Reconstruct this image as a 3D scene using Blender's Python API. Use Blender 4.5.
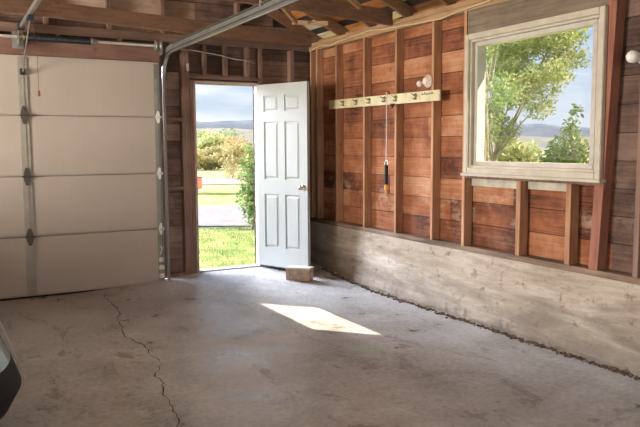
import bpy, bmesh, math, random
from mathutils import Vector, Matrix
random.seed(7)
for o in list(bpy.data.objects): bpy.data.objects.remove(o, do_unlink=True)
S = bpy.context.scene
COL = S.collection
R = math.radians

# ------------------------------------------------------------------ camera
cam_d = bpy.data.cameras.new('camera'); cam = bpy.data.objects.new('camera', cam_d); COL.objects.link(cam)
yaw, pit, rol = R(28.969), R(-5.601), R(-.306)
F = Vector((math.sin(yaw)*math.cos(pit), math.cos(yaw)*math.cos(pit), math.sin(pit)))
Rt = Vector((math.cos(yaw), -math.sin(yaw), 0)); U = Rt.cross(F)
R2 = Rt*math.cos(rol)+U*math.sin(rol); U2 = U*math.cos(rol)-Rt*math.sin(rol)
M4 = Matrix((R2, U2, -F)).transposed().to_4x4(); M4.translation = Vector((-3.879, -7.25, 1.467))
cam.matrix_world = M4
cam_d.sensor_width = 36; cam_d.lens = 690/640*36; cam_d.clip_start = .05; cam_d.clip_end = 3000
S.camera = cam

# ------------------------------------------------------------------ view, sky, sun, large lights
S.view_settings.view_transform = 'Standard'; S.view_settings.look = 'None'
S.view_settings.gamma = 1; S.view_settings.exposure = 1.0; S.view_settings.use_curve_mapping = False
W = bpy.data.worlds.new('sky'); S.world = W; W.use_nodes = True
nt = W.node_tree; nt.nodes.clear()
def wn(t): return nt.nodes.new(t)
out = wn('ShaderNodeOutputWorld'); bg = wn('ShaderNodeBackground'); tc = wn('ShaderNodeTexCoord')
sep = wn('ShaderNodeSeparateXYZ'); nt.links.new(tc.outputs['Generated'], sep.inputs[0])
ramp = wn('ShaderNodeValToRGB'); nt.links.new(sep.outputs[2], ramp.inputs[0])
e = ramp.color_ramp.elements
e[0].position = 0.0; e[0].color = (.38, .42, .46, 1); e[1].position = .6; e[1].color = (.10, .20, .42, 1)
x = e.new(.13); x.color = (.27, .36, .47, 1)
mp = wn('ShaderNodeMapping'); mp.inputs['Scale'].default_value = (2.2, 2.2, 16); nt.links.new(tc.outputs['Generated'], mp.inputs[0])
nz = wn('ShaderNodeTexNoise'); nz.inputs['Scale'].default_value = 2.0; nz.inputs['Detail'].default_value = 6; nt.links.new(mp.outputs[0], nz.inputs[0])
cr = wn('ShaderNodeValToRGB'); cr.color_ramp.elements[0].position = .42; cr.color_ramp.elements[1].position = .62
nt.links.new(nz.outputs[0], cr.inputs[0])
# clouds gather towards the north (behind the front wall), clear to the east
mn = wn('ShaderNodeMapRange'); mn.inputs[1].default_value = .55; mn.inputs[2].default_value = .85; mn.inputs[3].default_value = .0; mn.inputs[4].default_value = .85
nt.links.new(sep.outputs[1], mn.inputs[0])
mm = wn('ShaderNodeMath'); mm.operation = 'MULTIPLY'; nt.links.new(cr.outputs[0], mm.inputs[0]); nt.links.new(mn.outputs[0], mm.inputs[1])
mix = wn('ShaderNodeMixRGB'); mix.inputs[2].default_value = (.54, .56, .60, 1)
nt.links.new(mm.outputs[0], mix.inputs[0]); nt.links.new(ramp.outputs[0], mix.inputs[1])
# bright fill lobe added to the unseen north-north-west sky, its centre 25 degrees up
dt = wn('ShaderNodeVectorMath'); dt.operation = 'DOT_PRODUCT'; nt.links.new(tc.outputs['Generated'], dt.inputs[0]); dt.inputs[1].default_value = Vector((-.42, .84, .38)).normalized()
lb = wn('ShaderNodeMapRange'); lb.interpolation_type = 'SMOOTHSTEP'; lb.inputs[1].default_value = .86; lb.inputs[2].default_value = .97; lb.inputs[3].default_value = 0; lb.inputs[4].default_value = 1
nt.links.new(dt.outputs['Value'], lb.inputs[0])
fill_lobe = wn('ShaderNodeMixRGB'); fill_lobe.inputs[2].default_value = (22.0, 23.2, 26, 1); nt.links.new(lb.outputs[0], fill_lobe.inputs[0]); nt.links.new(mix.outputs[0], fill_lobe.inputs[1])
nt.links.new(fill_lobe.outputs[0], bg.inputs[0]); bg.inputs[1].default_value = 1.0
nt.links.new(bg.outputs[0], out.inputs[0])

sd = bpy.data.lights.new('sun', 'SUN'); sun = bpy.data.objects.new('sun', sd); COL.objects.link(sun)
sd.energy = 8; sd.angle = R(.6); sd.color = (1, .82, .58)
sun.rotation_euler = Vector((-.915, 1.0, -1.32)).to_track_quat('-Z', 'Y').to_euler()
def area(name, loc, target, sx, sy, power, col):
    d = bpy.data.lights.new(name, 'AREA'); d.shape = 'RECTANGLE'; d.size = sx; d.size_y = sy; d.energy = power; d.color = col
    o = bpy.data.objects.new(name, d); COL.objects.link(o); o.location = loc
    o.rotation_euler = (Vector(target)-Vector(loc)).to_track_quat('-Z', 'Z').to_euler(); return o
area('back_fill', (-4.2, -9.75, 1.3), (-3.2, 0, 1.1), 4.4, 2.2, 34, (.98, .97, .98))  # added fill lamp behind the camera, no known source there
area('left_fill', (-7.82, -1.9, 1.55), (0, -2.4, .9), 1.7, 1.1, 270, (1, .92, .82))  # added fill lamp on the left, no window known there

# ------------------------------------------------------------------ material helpers
MATS = {}
class N:
    def __init__(s, name):
        s.m = bpy.data.materials.new(name); s.m.use_nodes = True; s.t = s.m.node_tree
        s.b = s.t.nodes['Principled BSDF']; s.tc = s.t.nodes.new('ShaderNodeTexCoord')
    def n(s, t, **k):
        q = s.t.nodes.new(t)
        for a, v in k.items(): setattr(q, a, v)
        return q
    def l(s, a, b): s.t.links.new(a, b)
    def noise(s, scale=(1, 1, 1), sc=5, det=5, coord='Object', rough=.55, dist=0):
        mpn = s.n('ShaderNodeMapping'); mpn.inputs['Scale'].default_value = scale; s.l(s.tc.outputs[coord], mpn.inputs[0])
        q = s.n('ShaderNodeTexNoise'); q.inputs['Scale'].default_value = sc; q.inputs['Detail'].default_value = det
        q.inputs['Roughness'].default_value = rough; q.inputs['Distortion'].default_value = dist
        s.l(mpn.outputs[0], q.inputs[0]); return q.outputs[0]
    def ramp(s, fac, stops):
        q = s.n('ShaderNodeValToRGB'); el = q.color_ramp.elements
        while len(el) < len(stops): el.new(.5)
        for k, (p, c) in enumerate(stops): el[k].position = p; el[k].color = (*c, 1) if len(c) == 3 else c
        s.l(fac, q.inputs[0]); return q.outputs[0]
    def mixc(s, fac, a, b, mode='MIX'):
        q = s.n('ShaderNodeMixRGB', blend_type=mode)
        for k, v in ((0, fac), (1, a), (2, b)):
            if isinstance(v, (int, float)): q.inputs[k].default_value = v
            elif isinstance(v, tuple): q.inputs[k].default_value = (*v, 1)
            else: s.l(v, q.inputs[k])
        return q.outputs[0]
    def math(s, op, a, b=None):
        q = s.n('ShaderNodeMath', operation=op)
        for k, v in ((0, a), (1, b)):
            if v is None: continue
            if isinstance(v, (int, float)): q.inputs[k].default_value = v
            else: s.l(v, q.inputs[k])
        return q.outputs[0]
    def bump(s, h, strength=.3, dist=.01):
        q = s.n('ShaderNodeBump'); q.inputs['Strength'].default_value = strength; q.inputs['Distance'].default_value = dist
        s.l(h, q.inputs['Height']); s.l(q.outputs[0], s.b.inputs['Normal'])
    def set(s, col=None, rough=None, metal=None, spec=None):
        for k, v in (('Base Color', col), ('Roughness', rough), ('Metallic', metal), ('Specular IOR Level', spec)):
            if v is None: continue
            if isinstance(v, tuple): s.b.inputs[k].default_value = (*v, 1)
            elif isinstance(v, (int, float)): s.b.inputs[k].default_value = v
            else: s.l(v, s.b.inputs[k])
        return s.m
def plain(name, col, rough=.6, metal=0, var=.12, sc=9):
    if name in MATS: return MATS[name]
    g = N(name); f = g.noise(sc=sc, det=4)
    c = g.ramp(f, [(.3, tuple(v*(1-var) for v in col)), (.7, tuple(min(1, v*(1+var)) for v in col))])
    g.bump(f, .08, .003); MATS[name] = g.set(c, rough, metal); return MATS[name]
def wood(name, dark, light, axis='z', rough=.8, knots=True):
    g = N(name); st = {'x': (.6, 9, 9), 'y': (9, .6, 9), 'z': (9, 9, .6)}[axis]
    grain = g.noise(st, 4, 7, dist=.6)
    blot = g.noise((1, 1, 1), 2.3, 3)
    f = g.math('ADD', g.math('MULTIPLY', grain, .6), g.math('MULTIPLY', blot, .45))
    oi = g.n('ShaderNodeObjectInfo')
    f = g.math('ADD', f, g.math('MULTIPLY', g.math('SUBTRACT', oi.outputs['Random'], .5), .14))
    c = g.ramp(f, [(.34, dark), (.5, tuple((a+b)/2 for a, b in zip(dark, light))), (.68, light)])
    if knots:
        v = g.n('ShaderNodeTexVoronoi'); v.inputs['Scale'].default_value = 3.1; g.l(g.tc.outputs['Object'], v.inputs[0])
        k = g.ramp(v.outputs['Distance'], [(.0, (1, 1, 1)), (.09, (0, 0, 0))])
        c = g.mixc(g.math('MULTIPLY', k, .55), c, tuple(v_*.35 for v_ in dark))
    g.bump(grain, .25, .004)
    MATS[name] = g.set(c, rough, 0, .25); return g.m
def sheathing_mat(name, h_axis='y', z0=.0, bh=.185, tint=(1, 1, 1), cols=((.09, .036, .024), (.26, .098, .050), (.40, .165, .080), (.54, .30, .18)), grey_dim_from=None):
    """boards: each row its own tone (white noise on the row number), grain along the wall"""
    g = N(name); st = (9, .5, 14) if h_axis == 'y' else (.5, 9, 14)
    sp = g.n('ShaderNodeSeparateXYZ'); g.l(g.tc.outputs['Object'], sp.inputs[0])
    row = g.math('FLOOR', g.math('DIVIDE', g.math('SUBTRACT', sp.outputs[2], z0), bh))
    seg = g.math('FLOOR', g.math('DIVIDE', g.math('ADD', sp.outputs[1 if h_axis == 'y' else 0], g.math('MULTIPLY', row, .77)), 1.7))
    wn_ = g.n('ShaderNodeTexWhiteNoise', noise_dimensions='2D'); cb = g.n('ShaderNodeCombineXYZ')
    g.l(row, cb.inputs[0]); g.l(seg, cb.inputs[1]); g.l(cb.outputs[0], wn_.inputs['Vector'])
    grain = g.noise(st, 3.5, 8, dist=1.2); blot = g.noise((1, 1, 1), 2.6, 5, rough=.65)
    f = g.math('ADD', g.math('MULTIPLY', grain, .30), g.math('MULTIPLY', wn_.outputs['Value'], .24))
    f = g.math('ADD', f, g.math('MULTIPLY', blot, .58))
    t = lambda c: tuple(a*b for a, b in zip(c, tint))
    c = g.ramp(f, [(.40, t(cols[0])), (.52, t(cols[1])), (.63, t(cols[2])), (.76, t(cols[3]))])
    # whitish dusty smear on the low boards
    sm = g.noise((1, 1.2, 2.2), 3.2, 6, rough=.7)
    smr = g.ramp(sm, [(.52, (0, 0, 0)), (.66, (1, 1, 1))])
    d = g.math('SUBTRACT', 1.0, g.math('MINIMUM', g.math('MULTIPLY', g.math('ABSOLUTE', g.math('SUBTRACT', sp.outputs[2], .95)), 3.2), 1.0))
    c = g.mixc(g.math('MULTIPLY', g.math('MULTIPLY', smr, d), .55), c, t((.62, .46, .36)))
    if grey_dim_from is not None:      # grey-brown boards beyond this point, with the dimmer light there painted in
        st_ = g.math('GREATER_THAN', grey_dim_from, sp.outputs[1]); hs = g.n('ShaderNodeHueSaturation'); hs.inputs['Saturation'].default_value = .62; hs.inputs['Value'].default_value = .50
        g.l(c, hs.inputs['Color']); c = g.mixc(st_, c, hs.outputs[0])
    v = g.n('ShaderNodeTexVoronoi'); v.inputs['Scale'].default_value = 3.7; g.l(g.tc.outputs['Object'], v.inputs[0])
    k = g.ramp(v.outputs['Distance'], [(.0, (1, 1, 1)), (.10, (0, 0, 0))])
    c = g.mixc(g.math('MULTIPLY', k, .7), c, (.05, .018, .01))
    g.bump(grain, .3, .004); MATS[name] = g.set(c, .85, 0, .2); return g.m

# ------------------------------------------------------------------ mesh helpers
class MB:
    def __init__(s): s.bm = bmesh.new()
    def box(s, x0, x1, y0, y1, z0, z1, bev=0, rot=None):
        v = [s.bm.verts.new((x, y, z)) for x in (x0, x1) for y in (y0, y1) for z in (z0, z1)]
        fs = [s.bm.faces.new([v[i] for i in q]) for q in ((0, 1, 3, 2), (4, 6, 7, 5), (0, 4, 5, 1), (2, 3, 7, 6), (0, 2, 6, 4), (1, 5, 7, 3))]
        if rot: bmesh.ops.transform(s.bm, matrix=rot, verts=v)
        if bev:
            ed = set(e_ for f_ in fs for e_ in f_.edges)
            bmesh.ops.bevel(s.bm, geom=list(ed), offset=bev, segments=2, affect='EDGES')
        return s
    def beam(s, a, b, w, h, up=(0, 0, 1), bev=0):
        """rectangular bar a->b, w across, h along 'up'"""
        a, b = Vector(a), Vector(b); d = (b-a); L = d.length; d.normalize()
        sd_ = d.cross(Vector(up)).normalized(); u_ = sd_.cross(d)
        m = Matrix((d, sd_, u_)).transposed().to_4x4(); m.translation = a
        return s.box(0, L, -w/2, w/2, -h/2, h/2, bev, m)
    def tube(s, pts, r, n=8, closed=False, cap=True):
        pts = [Vector(p) for p in pts]; rings = []
        rr = r if isinstance(r, (list, tuple)) else [r]*len(pts)
        prev = None
        for i, p in enumerate(pts):
            if closed: d = (pts[(i+1) % len(pts)]-pts[i-1]).normalized()
            else: d = (pts[min(i+1, len(pts)-1)]-pts[max(i-1, 0)]).normalized()
            if prev is None:
                a = d.orthogonal().normalized()
            else:
                a = (prev-d*prev.dot(d)); a = a.normalized() if a.length > 1e-6 else d.orthogonal().normalized()
            prev = a; b = d.cross(a)
            rings.append([s.bm.verts.new(p+(a*math.cos(2*math.pi*k/n)+b*math.sin(2*math.pi*k/n))*rr[i]) for k in range(n)])
        m = len(rings)
        for i in range(m if closed else m-1):
            A, B = rings[i], rings[(i+1) % m]
            for k in range(n): s.bm.faces.new((A[k], A[(k+1) % n], B[(k+1) % n], B[k]))
        if cap and not closed: s.bm.faces.new(rings[0][::-1]); s.bm.faces.new(rings[-1])
        return s
    def lathe(s, c, axis, prof, n=20):
        """prof: (distance along axis, radius)"""
        c, ax = Vector(c), Vector(axis).normalized()
        return s.tube([c+ax*d for d, _ in prof], [max(r_, 1e-4) for _, r_ in prof], n) if True else s
    def prism(s, pts, ext):
        """planar polygon extruded by vector ext"""
        ext = Vector(ext); A = [s.bm.verts.new(p) for p in pts]; B = [s.bm.verts.new(Vector(p)+ext) for p in pts]
        s.bm.faces.new(A[::-1]); s.bm.faces.new(B); n = len(A)
        for i in range(n): s.bm.faces.new((A[i], A[(i+1) % n], B[(i+1) % n], B[i]))
        return s
    def build(s, name, mat, parent=None, smooth=False, keep_origin=False):
        bmesh.ops.recalc_face_normals(s.bm, faces=s.bm.faces)
        off = Vector((0, 0, 0))
        if parent is not None: off = WL[parent.name]
        elif not keep_origin:
            cs = [v.co for v in s.bm.verts]
            off = Vector((sum(c.x for c in cs)/len(cs), sum(c.y for c in cs)/len(cs), min(c.z for c in cs)))
        if off.length: bmesh.ops.translate(s.bm, verts=s.bm.verts, vec=-off)
        me = bpy.data.meshes.new(name); s.bm.to_mesh(me); s.bm.free()
        if smooth:
            for p in me.polygons: p.use_smooth = True
        o = bpy.data.objects.new(name, me); COL.objects.link(o); me.materials.append(mat)
        if parent is not None: o.parent = parent; WL[o.name] = off
        else: o.location = off; WL[o.name] = off
        return o
WL = {}
def tag(o, label=None, cat=None, group=None, kind=None):
    for k, v in (('label', label), ('category', cat), ('group', group), ('kind', kind)):
        if v: o[k] = v
    return o
def thing(name, loc, label, cat, group=None):
    o = bpy.data.objects.new(name, None); COL.objects.link(o); o.location = loc; WL[o.name] = Vector(loc); o.empty_display_size = .1
    return tag(o, label, cat, group)
def lab(o, l): o['label'] = l; return o

# ------------------------------------------------------------------ materials
m_sheath = sheathing_mat('board_sheathing_side', 'y', .62, grey_dim_from=-4.16)
m_sheath_f = sheathing_mat('board_sheathing_front', 'x', .05, cols=((.09, .058, .052), (.21, .135, .112), (.34, .225, .175), (.48, .37, .30)))
m_stud = wood('stud_wood', (.30, .14, .075), (.56, .33, .19), 'z')
m_stud_red = wood('stud_wood_red', (.22, .085, .058), (.40, .18, .12), 'z')
m_stud_dim = wood('stud_wood_brown', (.12, .070, .055), (.30, .190, .145), 'z')
m_plate = wood('plate_wood', (.28, .16, .085), (.52, .34, .19), 'y')
m_plate_x = wood('front_plate_wood', (.10, .06, .048), (.24, .155, .12), 'x')
m_joist = wood('joist_wood', (.15, .085, .06), (.32, .195, .14), 'x')
m_header = wood('header_wood', (.15, .08, .062), (.28, .155, .12), 'x')
m_rafter = wood('rafter_wood', (.17, .09, .055), (.36, .21, .13), 'x')
def roof_board_mat():
    g = N('roof_board_wood'); sp = g.n('ShaderNodeSeparateXYZ'); g.l(g.tc.outputs['Object'], sp.inputs[0])
    rw = g.math('FLOOR', g.math('DIVIDE', g.math('SUBTRACT', .42, sp.outputs[0]), .205)); sg_ = g.math('FLOOR', g.math('DIVIDE', sp.outputs[1], .61))
    w_ = g.n('ShaderNodeTexWhiteNoise', noise_dimensions='2D'); cb_ = g.n('ShaderNodeCombineXYZ'); g.l(rw, cb_.inputs[0]); g.l(sg_, cb_.inputs[1]); g.l(cb_.outputs[0], w_.inputs['Vector'])
    gr = g.noise((9, .6, 9), 4, 6)
    f_ = g.math('ADD', g.math('MULTIPLY', w_.outputs['Value'], .8), g.math('MULTIPLY', gr, .3))
    c_ = g.ramp(f_, [(.10, (.14, .075, .045)), (.30, (.60, .22, .06)), (.50, (.68, .54, .34)), (.8, (.85, .78, .60))])
    g.bump(gr, .2, .004); return g.set(c_, .8, 0, .2)
m_roofb = roof_board_mat()
m_greywood = wood('weathered_header_wood', (.13, .10, .075), (.29, .23, .17), 'y')
m_sill = wood('sill_plate_wood', (.10, .065, .045), (.34, .24, .17), 'y')
m_metal = plain('galvanised_steel', (.33, .32, .30), .42, .75)
m_dkmetal = plain('dark_spring_steel', (.035, .045, .055), .5, .5)
m_ltmetal = plain('bright_zinc', (.72, .70, .66), .35, .6)
m_trim = plain('cream_window_trim', (.52, .47, .38), .55)
m_vinyl = plain('window_vinyl', (.52, .48, .43), .45)
m_black = plain('black_rubber', (.010, .010, .012), .75)
m_brass = plain('brass', (.70, .52, .26), .3, .9)
m_rack = plain('cream_rack_paint', (.64, .58, .35), .6, var=.2)
m_hook = plain('hook_metal', (.30, .25, .17), .45, .7)
m_porc = plain('porcelain', (.78, .66, .58), .25, var=.2, sc=40)

def concrete_floor():
    g = N('concrete_floor')
    big = g.noise((1, 1, 1), .55, 4, rough=.6); med = g.noise((1, 1, 1), 2.6, 7, rough=.7); fine = g.noise((1, 1, 1), 28, 5, rough=.7)
    f = g.math('ADD', g.math('MULTIPLY', big, .42), g.math('ADD', g.math('MULTIPLY', med, .36), g.math('MULTIPLY', fine, .26)))
    c = g.ramp(f, [(.40, (.20, .195, .195)), (.48, (.37, .375, .385)), (.56, (.52, .535, .56)), (.66, (.74, .76, .79))])
    st = g.noise((1, .45, 1), 3.4, 8, rough=.75, dist=.8)
    c = g.mixc(g.math('MULTIPLY', g.ramp(st, [(.36, (1, 1, 1)), (.45, (0, 0, 0))]), .6), c, (.10, .085, .075))
    # brown earth stain along the overhead door (world x, y)
    sp = g.n('ShaderNodeSeparateXYZ'); g.l(g.tc.outputs['Object'], sp.inputs[0])
    q = g.math('ADD', g.math('ADD', sp.outputs[1], g.math('MULTIPLY', g.math('ADD', sp.outputs[0], 2.0), .35)), g.math('MULTIPLY', med, 1.6))
    # stain mask: strong near y>-1.3 at left
    stn = g.n('ShaderNodeMapRange'); stn.inputs[1].default_value = -1.3; stn.inputs[2].default_value = .6; g.l(q, stn.inputs[0])
    lft = g.n('ShaderNodeMapRange'); lft.inputs[1].default_value = -1.6; lft.inputs[2].default_value = -2.5; g.l(sp.outputs[0], lft.inputs[0])
    c = g.mixc(g.math('MULTIPLY', g.math('MULTIPLY', stn.outputs[0], lft.outputs[0]), .75), c, (.17, .115, .085))
    # pale green paint spot
    v = g.n('ShaderNodeVectorMath', operation='DISTANCE'); g.l(g.tc.outputs['Object'], v.inputs[0]); v.inputs[1].default_value = (-1.25, -3.15, 0)
    gs = g.math('MULTIPLY', g.ramp(g.math('ADD', v.outputs['Value'], g.math('MULTIPLY', med, .35)), [(.26, (1, 1, 1)), (.36, (0, 0, 0))]), .5)
    c = g.mixc(gs, c, (.33, .46, .40))
    g.bump(g.math('ADD', med, g.math('MULTIPLY', fine, .7)), .35, .012)
    rg = g.n('ShaderNodeMapRange'); rg.inputs[1].default_value = .3; rg.inputs[2].default_value = .7; rg.inputs[3].default_value = .20; rg.inputs[4].default_value = .60; g.l(med, rg.inputs[0])
    return g.set(c, rg.outputs[0], 0, .5)
def concrete_wall():
    g = N('whitewashed_foundation')
    a = g.noise((1, .5, 2.2), 2.4, 7, rough=.7, dist=.3); b = g.noise((1, .3, 2.4), 5, 7, rough=.75, dist=1); fine = g.noise((1, 1, 1), 40, 4, rough=.7)
    f = g.math('ADD', g.math('MULTIPLY', a, .55), g.math('MULTIPLY', b, .45))
    c = g.ramp(f, [(.34, (.23, .17, .125)), (.42, (.36, .295, .23)), (.52, (.48, .415, .34)), (.66, (.63, .58, .51))])
    sp = g.n('ShaderNodeSeparateXYZ'); g.l(g.tc.outputs['Object'], sp.inputs[0])
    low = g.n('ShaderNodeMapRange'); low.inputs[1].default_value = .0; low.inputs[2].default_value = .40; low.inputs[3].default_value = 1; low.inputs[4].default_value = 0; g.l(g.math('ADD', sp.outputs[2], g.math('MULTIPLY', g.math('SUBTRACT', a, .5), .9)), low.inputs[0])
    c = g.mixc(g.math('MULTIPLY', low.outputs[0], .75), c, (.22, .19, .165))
    pit_ = g.ramp(g.noise((1, .8, 1), 11, 5, rough=.8), [(.34, (1, 1, 1)), (.43, (0, 0, 0))])
    c = g.mixc(g.math('MULTIPLY', pit_, .75), c, (.20, .135, .095))
    g.bump(g.math('ADD', f, g.math('MULTIPLY', fine, .25)), .6, .02)
    return g.set(c, .9, 0, .2)
m_floor, m_found = concrete_floor(), concrete_wall()

# ------------------------------------------------------------------ ground and far landscape (structure)
def ground_mat(name, stops, sc, bump=.3, st=(1, 1, 1)):
    g = N(name); a = g.noise(st, sc, 8, rough=.7); c = g.ramp(a, stops); g.bump(a, bump, .05); return g.set(c, .9, 0, .15)
m_grass = ground_mat('lawn_grass', [(.36, (.07, .11, .025)), (.5, (.14, .19, .045)), (.62, (.28, .28, .12))], 2.2)
m_grass_far = ground_mat('dry_far_grass', [(.34, (.12, .13, .05)), (.5, (.17, .17, .075)), (.66, (.22, .19, .11))], .5)
m_road = ground_mat('pale_asphalt', [(.35, (.115, .105, .11)), (.65, (.155, .145, .15))], 3, .1)
m_drive = ground_mat('pale_gravel', [(.35, (.17, .13, .115)), (.65, (.21, .165, .145))], 2, .1)
m_hill = ground_mat('far_hill_slope', [(.35, (.065, .08, .065)), (.52, (.095, .10, .08)), (.65, (.15, .12, .11))], .05, .0)
m_ridge = ground_mat('blue_forest_ridge', [(.35, (.045, .06, .08)), (.6, (.07, .085, .11))], .06, .0)
def quad_patch(name, pts, z, mat, kind='structure', label=None):
    m = MB(); vs = [m.bm.verts.new((p[0], p[1], z)) for p in pts]; m.bm.faces.new(vs)
    e_ = bmesh.ops.extrude_face_region(m.bm, geom=list(m.bm.faces)); bmesh.ops.translate(m.bm, vec=(0, 0, -.02), verts=[v for v in e_['geom'] if isinstance(v, bmesh.types.BMVert)])
    o = m.build(name, mat, keep_origin=True); tag(o, label, None, None, kind); return o
m = MB(); m.box(-60, 700, -30, 700, -.35, -.12); o = m.build('ground', m_grass, keep_origin=True); tag(o, kind='structure')
u = Vector((.86, -.51))      # the road runs across the view beyond the doorway
def band(name, c0, c1, half, z, mat):
    a, b = Vector(c0), Vector(c1)
    quad_patch(name, [a-u*half, a+u*half*.55, b+u*half*.55, b-u*half], z, mat)
band('road', (1.05, 5.5), (2.85, 10.1), 16, -.10, m_road)
band('far_field', (4.9, 15.0), (75, 230), 190, -.105, m_grass_far)
band('bank_shadow', (3.75, 14.6), (4.15, 15.8), 30, -.085, ground_mat('bank_shadow_grass', [(.35, (.08, .10, .03)), (.6, (.14, .16, .05))], 1))  # shadow of the bank painted as a strip of darker grass
band('gravel_drive', (6.6, 19.5), (8.6, 25.2), 30, -.08, m_drive)
def hill_strip(name, p0, p1, hs, depth, mat, base=-.5):
    """ridge between two ground points with a wavy top; hs heights along it"""
    p0, p1 = Vector(p0), Vector(p1); d = (p1-p0).normalized(); nrm = Vector((-d.y, d.x)); n = 60; m_ = MB(); rows = []
    for i in range(n+1):
        t = i/n; p = p0.lerp(p1, t); k = t*(len(hs)-1); j = min(int(k), len(hs)-2); fr = k-j; fr = fr*fr*(3-2*fr)
        h = hs[j]*(1-fr)+hs[j+1]*fr+math.sin(i*1.7)*.012*max(hs)+math.sin(i*.63)*.03*max(hs)
        rows.append([m_.bm.verts.new((p.x-nrm.x*depth*w, p.y-nrm.y*depth*w, base+(h-base)*q)) for w, q in ((1, 0), (.6, .35), (.25, .8), (0, 1), (-.5, .6), (-1, 0))])
    for i in range(n):
        for j in range(5): m_.bm.faces.new((rows[i][j], rows[i+1][j], rows[i+1][j+1], rows[i][j+1]))
    o_ = m_.build(name, mat, smooth=True, keep_origin=True); tag(o_, kind='structure'); return o_
hill_strip('far_ridge', (60, 520), (420, 330), [18, 20, 19.5, 19, 18, 16, 14], 60, m_ridge)
hill_strip('far_hill', (10, 250), (240, 150), [10.5, 9.5, 8, 6.2, 5.2, 4.6, 4.2, 4], 60, m_hill)
hill_strip('distant_mountain', (395, 440), (480, 350), [0, 2, 5, 12.5, 9, 5, 0, 0], 40, m_ridge, -3)

# ------------------------------------------------------------------ floor
def fz(x_, y_):
    a = min(max((y_+1.6)/1.6, 0), 1); b = min(max((x_+2.7)/1.4, 0), 1); return .080*a*a*(3-2*a)*b
m = MB(); nx, ny = 90, 110; X0, X1, Y0, Y1 = -7.9, .06, -9.9, .14; g_ = []
for i in range(nx+1):
    g_.append([])
    for j in range(ny+1):
        x_ = X0+(X1-X0)*i/nx; y_ = Y0+(Y1-Y0)*j/ny; g_[-1].append(m.bm.verts.new((x_, y_, fz(x_, y_))))
for i in range(nx):
    for j in range(ny): m.bm.faces.new((g_[i][j], g_[i+1][j], g_[i+1][j+1], g_[i][j+1]))
bd = [e_ for e_ in m.bm.edges if e_.is_boundary]
r_ = bmesh.ops.extrude_edge_only(m.bm, edges=bd)
for v in r_['geom']:
    if isinstance(v, bmesh.types.BMVert): v.co.z = -.3
floor = m.build('floor', m_floor, smooth=True, keep_origin=True); tag(floor, kind='structure')
m_crack = plain('crack_grit', (.055, .045, .040), .95)
ck = [(-2.46, -.25), (-2.51, -.43), (-2.50, -.75), (-2.517, -1.09), (-2.60, -1.35), (-2.608, -1.56), (-2.66, -1.80), (-2.659, -1.98), (-2.60, -2.25), (-2.629, -2.5), (-2.60, -2.72), (-2.717, -2.94), (-2.72, -3.12), (-2.776, -3.32), (-2.79, -3.6), (-2.842, -3.82), (-2.90, -4.2)]
pts = []
for (a, b), (c, d) in zip(ck, ck[1:]):
    for k in range(5):
        t = k/5; pts.append((a+(c-a)*t+random.uniform(-.014, .014), b+(d-b)*t))
m = MB(); L = []
for p in pts:
    w = random.uniform(.0015, .005); z = fz(*p)+.0018
    L.append((m.bm.verts.new((p[0]-w, p[1], z)), m.bm.verts.new((p[0]+w, p[1], z))))
for a, b in zip(L, L[1:]): m.bm.faces.new((a[0], a[1], b[1], b[0]))
lab(m.build('crack', m_crack, floor), 'dark wandering crack in the concrete')

# ------------------------------------------------------------------ right wall: foundation, boards, studs, plates, window
BH = .185
def boards(m_, axis, a0, a1, z0, z1, d0, d1, holes):
    """horizontal boards with small open joints between them, cut round the holes"""
    z = z0
    while z < z1-1e-4:
        zt = min(z+BH, z1); segs = [(a0, a1)]
        cuts = sorted({q for h in holes for q in (h[2], h[3]) if z < q < zt})
        for s0, s1 in zip([z]+cuts, cuts+[zt]):
            segs = [(a0, a1)]
            for h in holes:
                if h[2] < s1-1e-4 and h[3] > s0+1e-4:
                    n_ = []
                    for p, q in segs:
                        if h[0] > p: n_.append((p, min(q, h[0])))
                        if h[1] < q: n_.append((max(p, h[1]), q))
                    segs = [t for t in n_ if t[1]-t[0] > .002]
            zz1 = s1-(.006 if abs(s1-zt) < 1e-6 else 0)
            for p, q in segs:
                j = random.uniform(0, .004)
                if axis == 'y': m_.box(d0+j, d1, p, q, s0, zz1)
                else: m_.box(p, q, d0+j, d1, s0, zz1)
        z = zt
WY0, WY1, WZ0, WZ1 = -4.14, -2.77, 1.235, 2.365
m = MB(); boards(m, 'y', -9.9, .12, .62, 2.70, .086, .106, [(WY0+.02, WY1-.02, WZ0+.02, WZ1-.02)])
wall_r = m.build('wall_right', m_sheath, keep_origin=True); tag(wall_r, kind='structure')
m = MB()
for (p, q, s0, s1) in ((-9.9, WY0+.02, .5, 2.70), (WY1-.02, .14, .5, 2.70), (WY0+.02, WY1-.02, .5, WZ0+.02), (WY0+.02, WY1-.02, WZ1-.02, 2.70)): m.box(.107, .123, p, q, s0, s1)
m.build('outer_siding', plain('tar_paper', (.05, .035, .03), .9), wall_r)
# foundation: slightly rough face
m = MB(); nn = 240; rows = []; zs = [-.12, 0, .03, .1, .2, .3, .4, .5, .56, .575]
for i in range(nn+1):
    y_ = -9.9+10.0*i/nn; rows.append([])
    for z in zs:
        base = .0-(.035 if z <= .03 else (.018*(1-min(1, (z-.03)/.5))))
        rows[-1].append(m.bm.verts.new((base+random.uniform(-.0012, .0012)-(random.uniform(0, .016) if z <= .03 else 0), y_, z)))
    rows[-1].append(m.bm.verts.new((.12, y_, .575))); rows[-1].append(m.bm.verts.new((.12, y_, -.12)))
for i in range(nn):
    for j in range(len(zs)+1): m.bm.faces.new((rows[i][j], rows[i+1][j], rows[i+1][j+1], rows[i][j+1]))
lab(m.build('foundation', m_found, wall_r), 'rough whitewashed concrete foundation curb')
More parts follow.
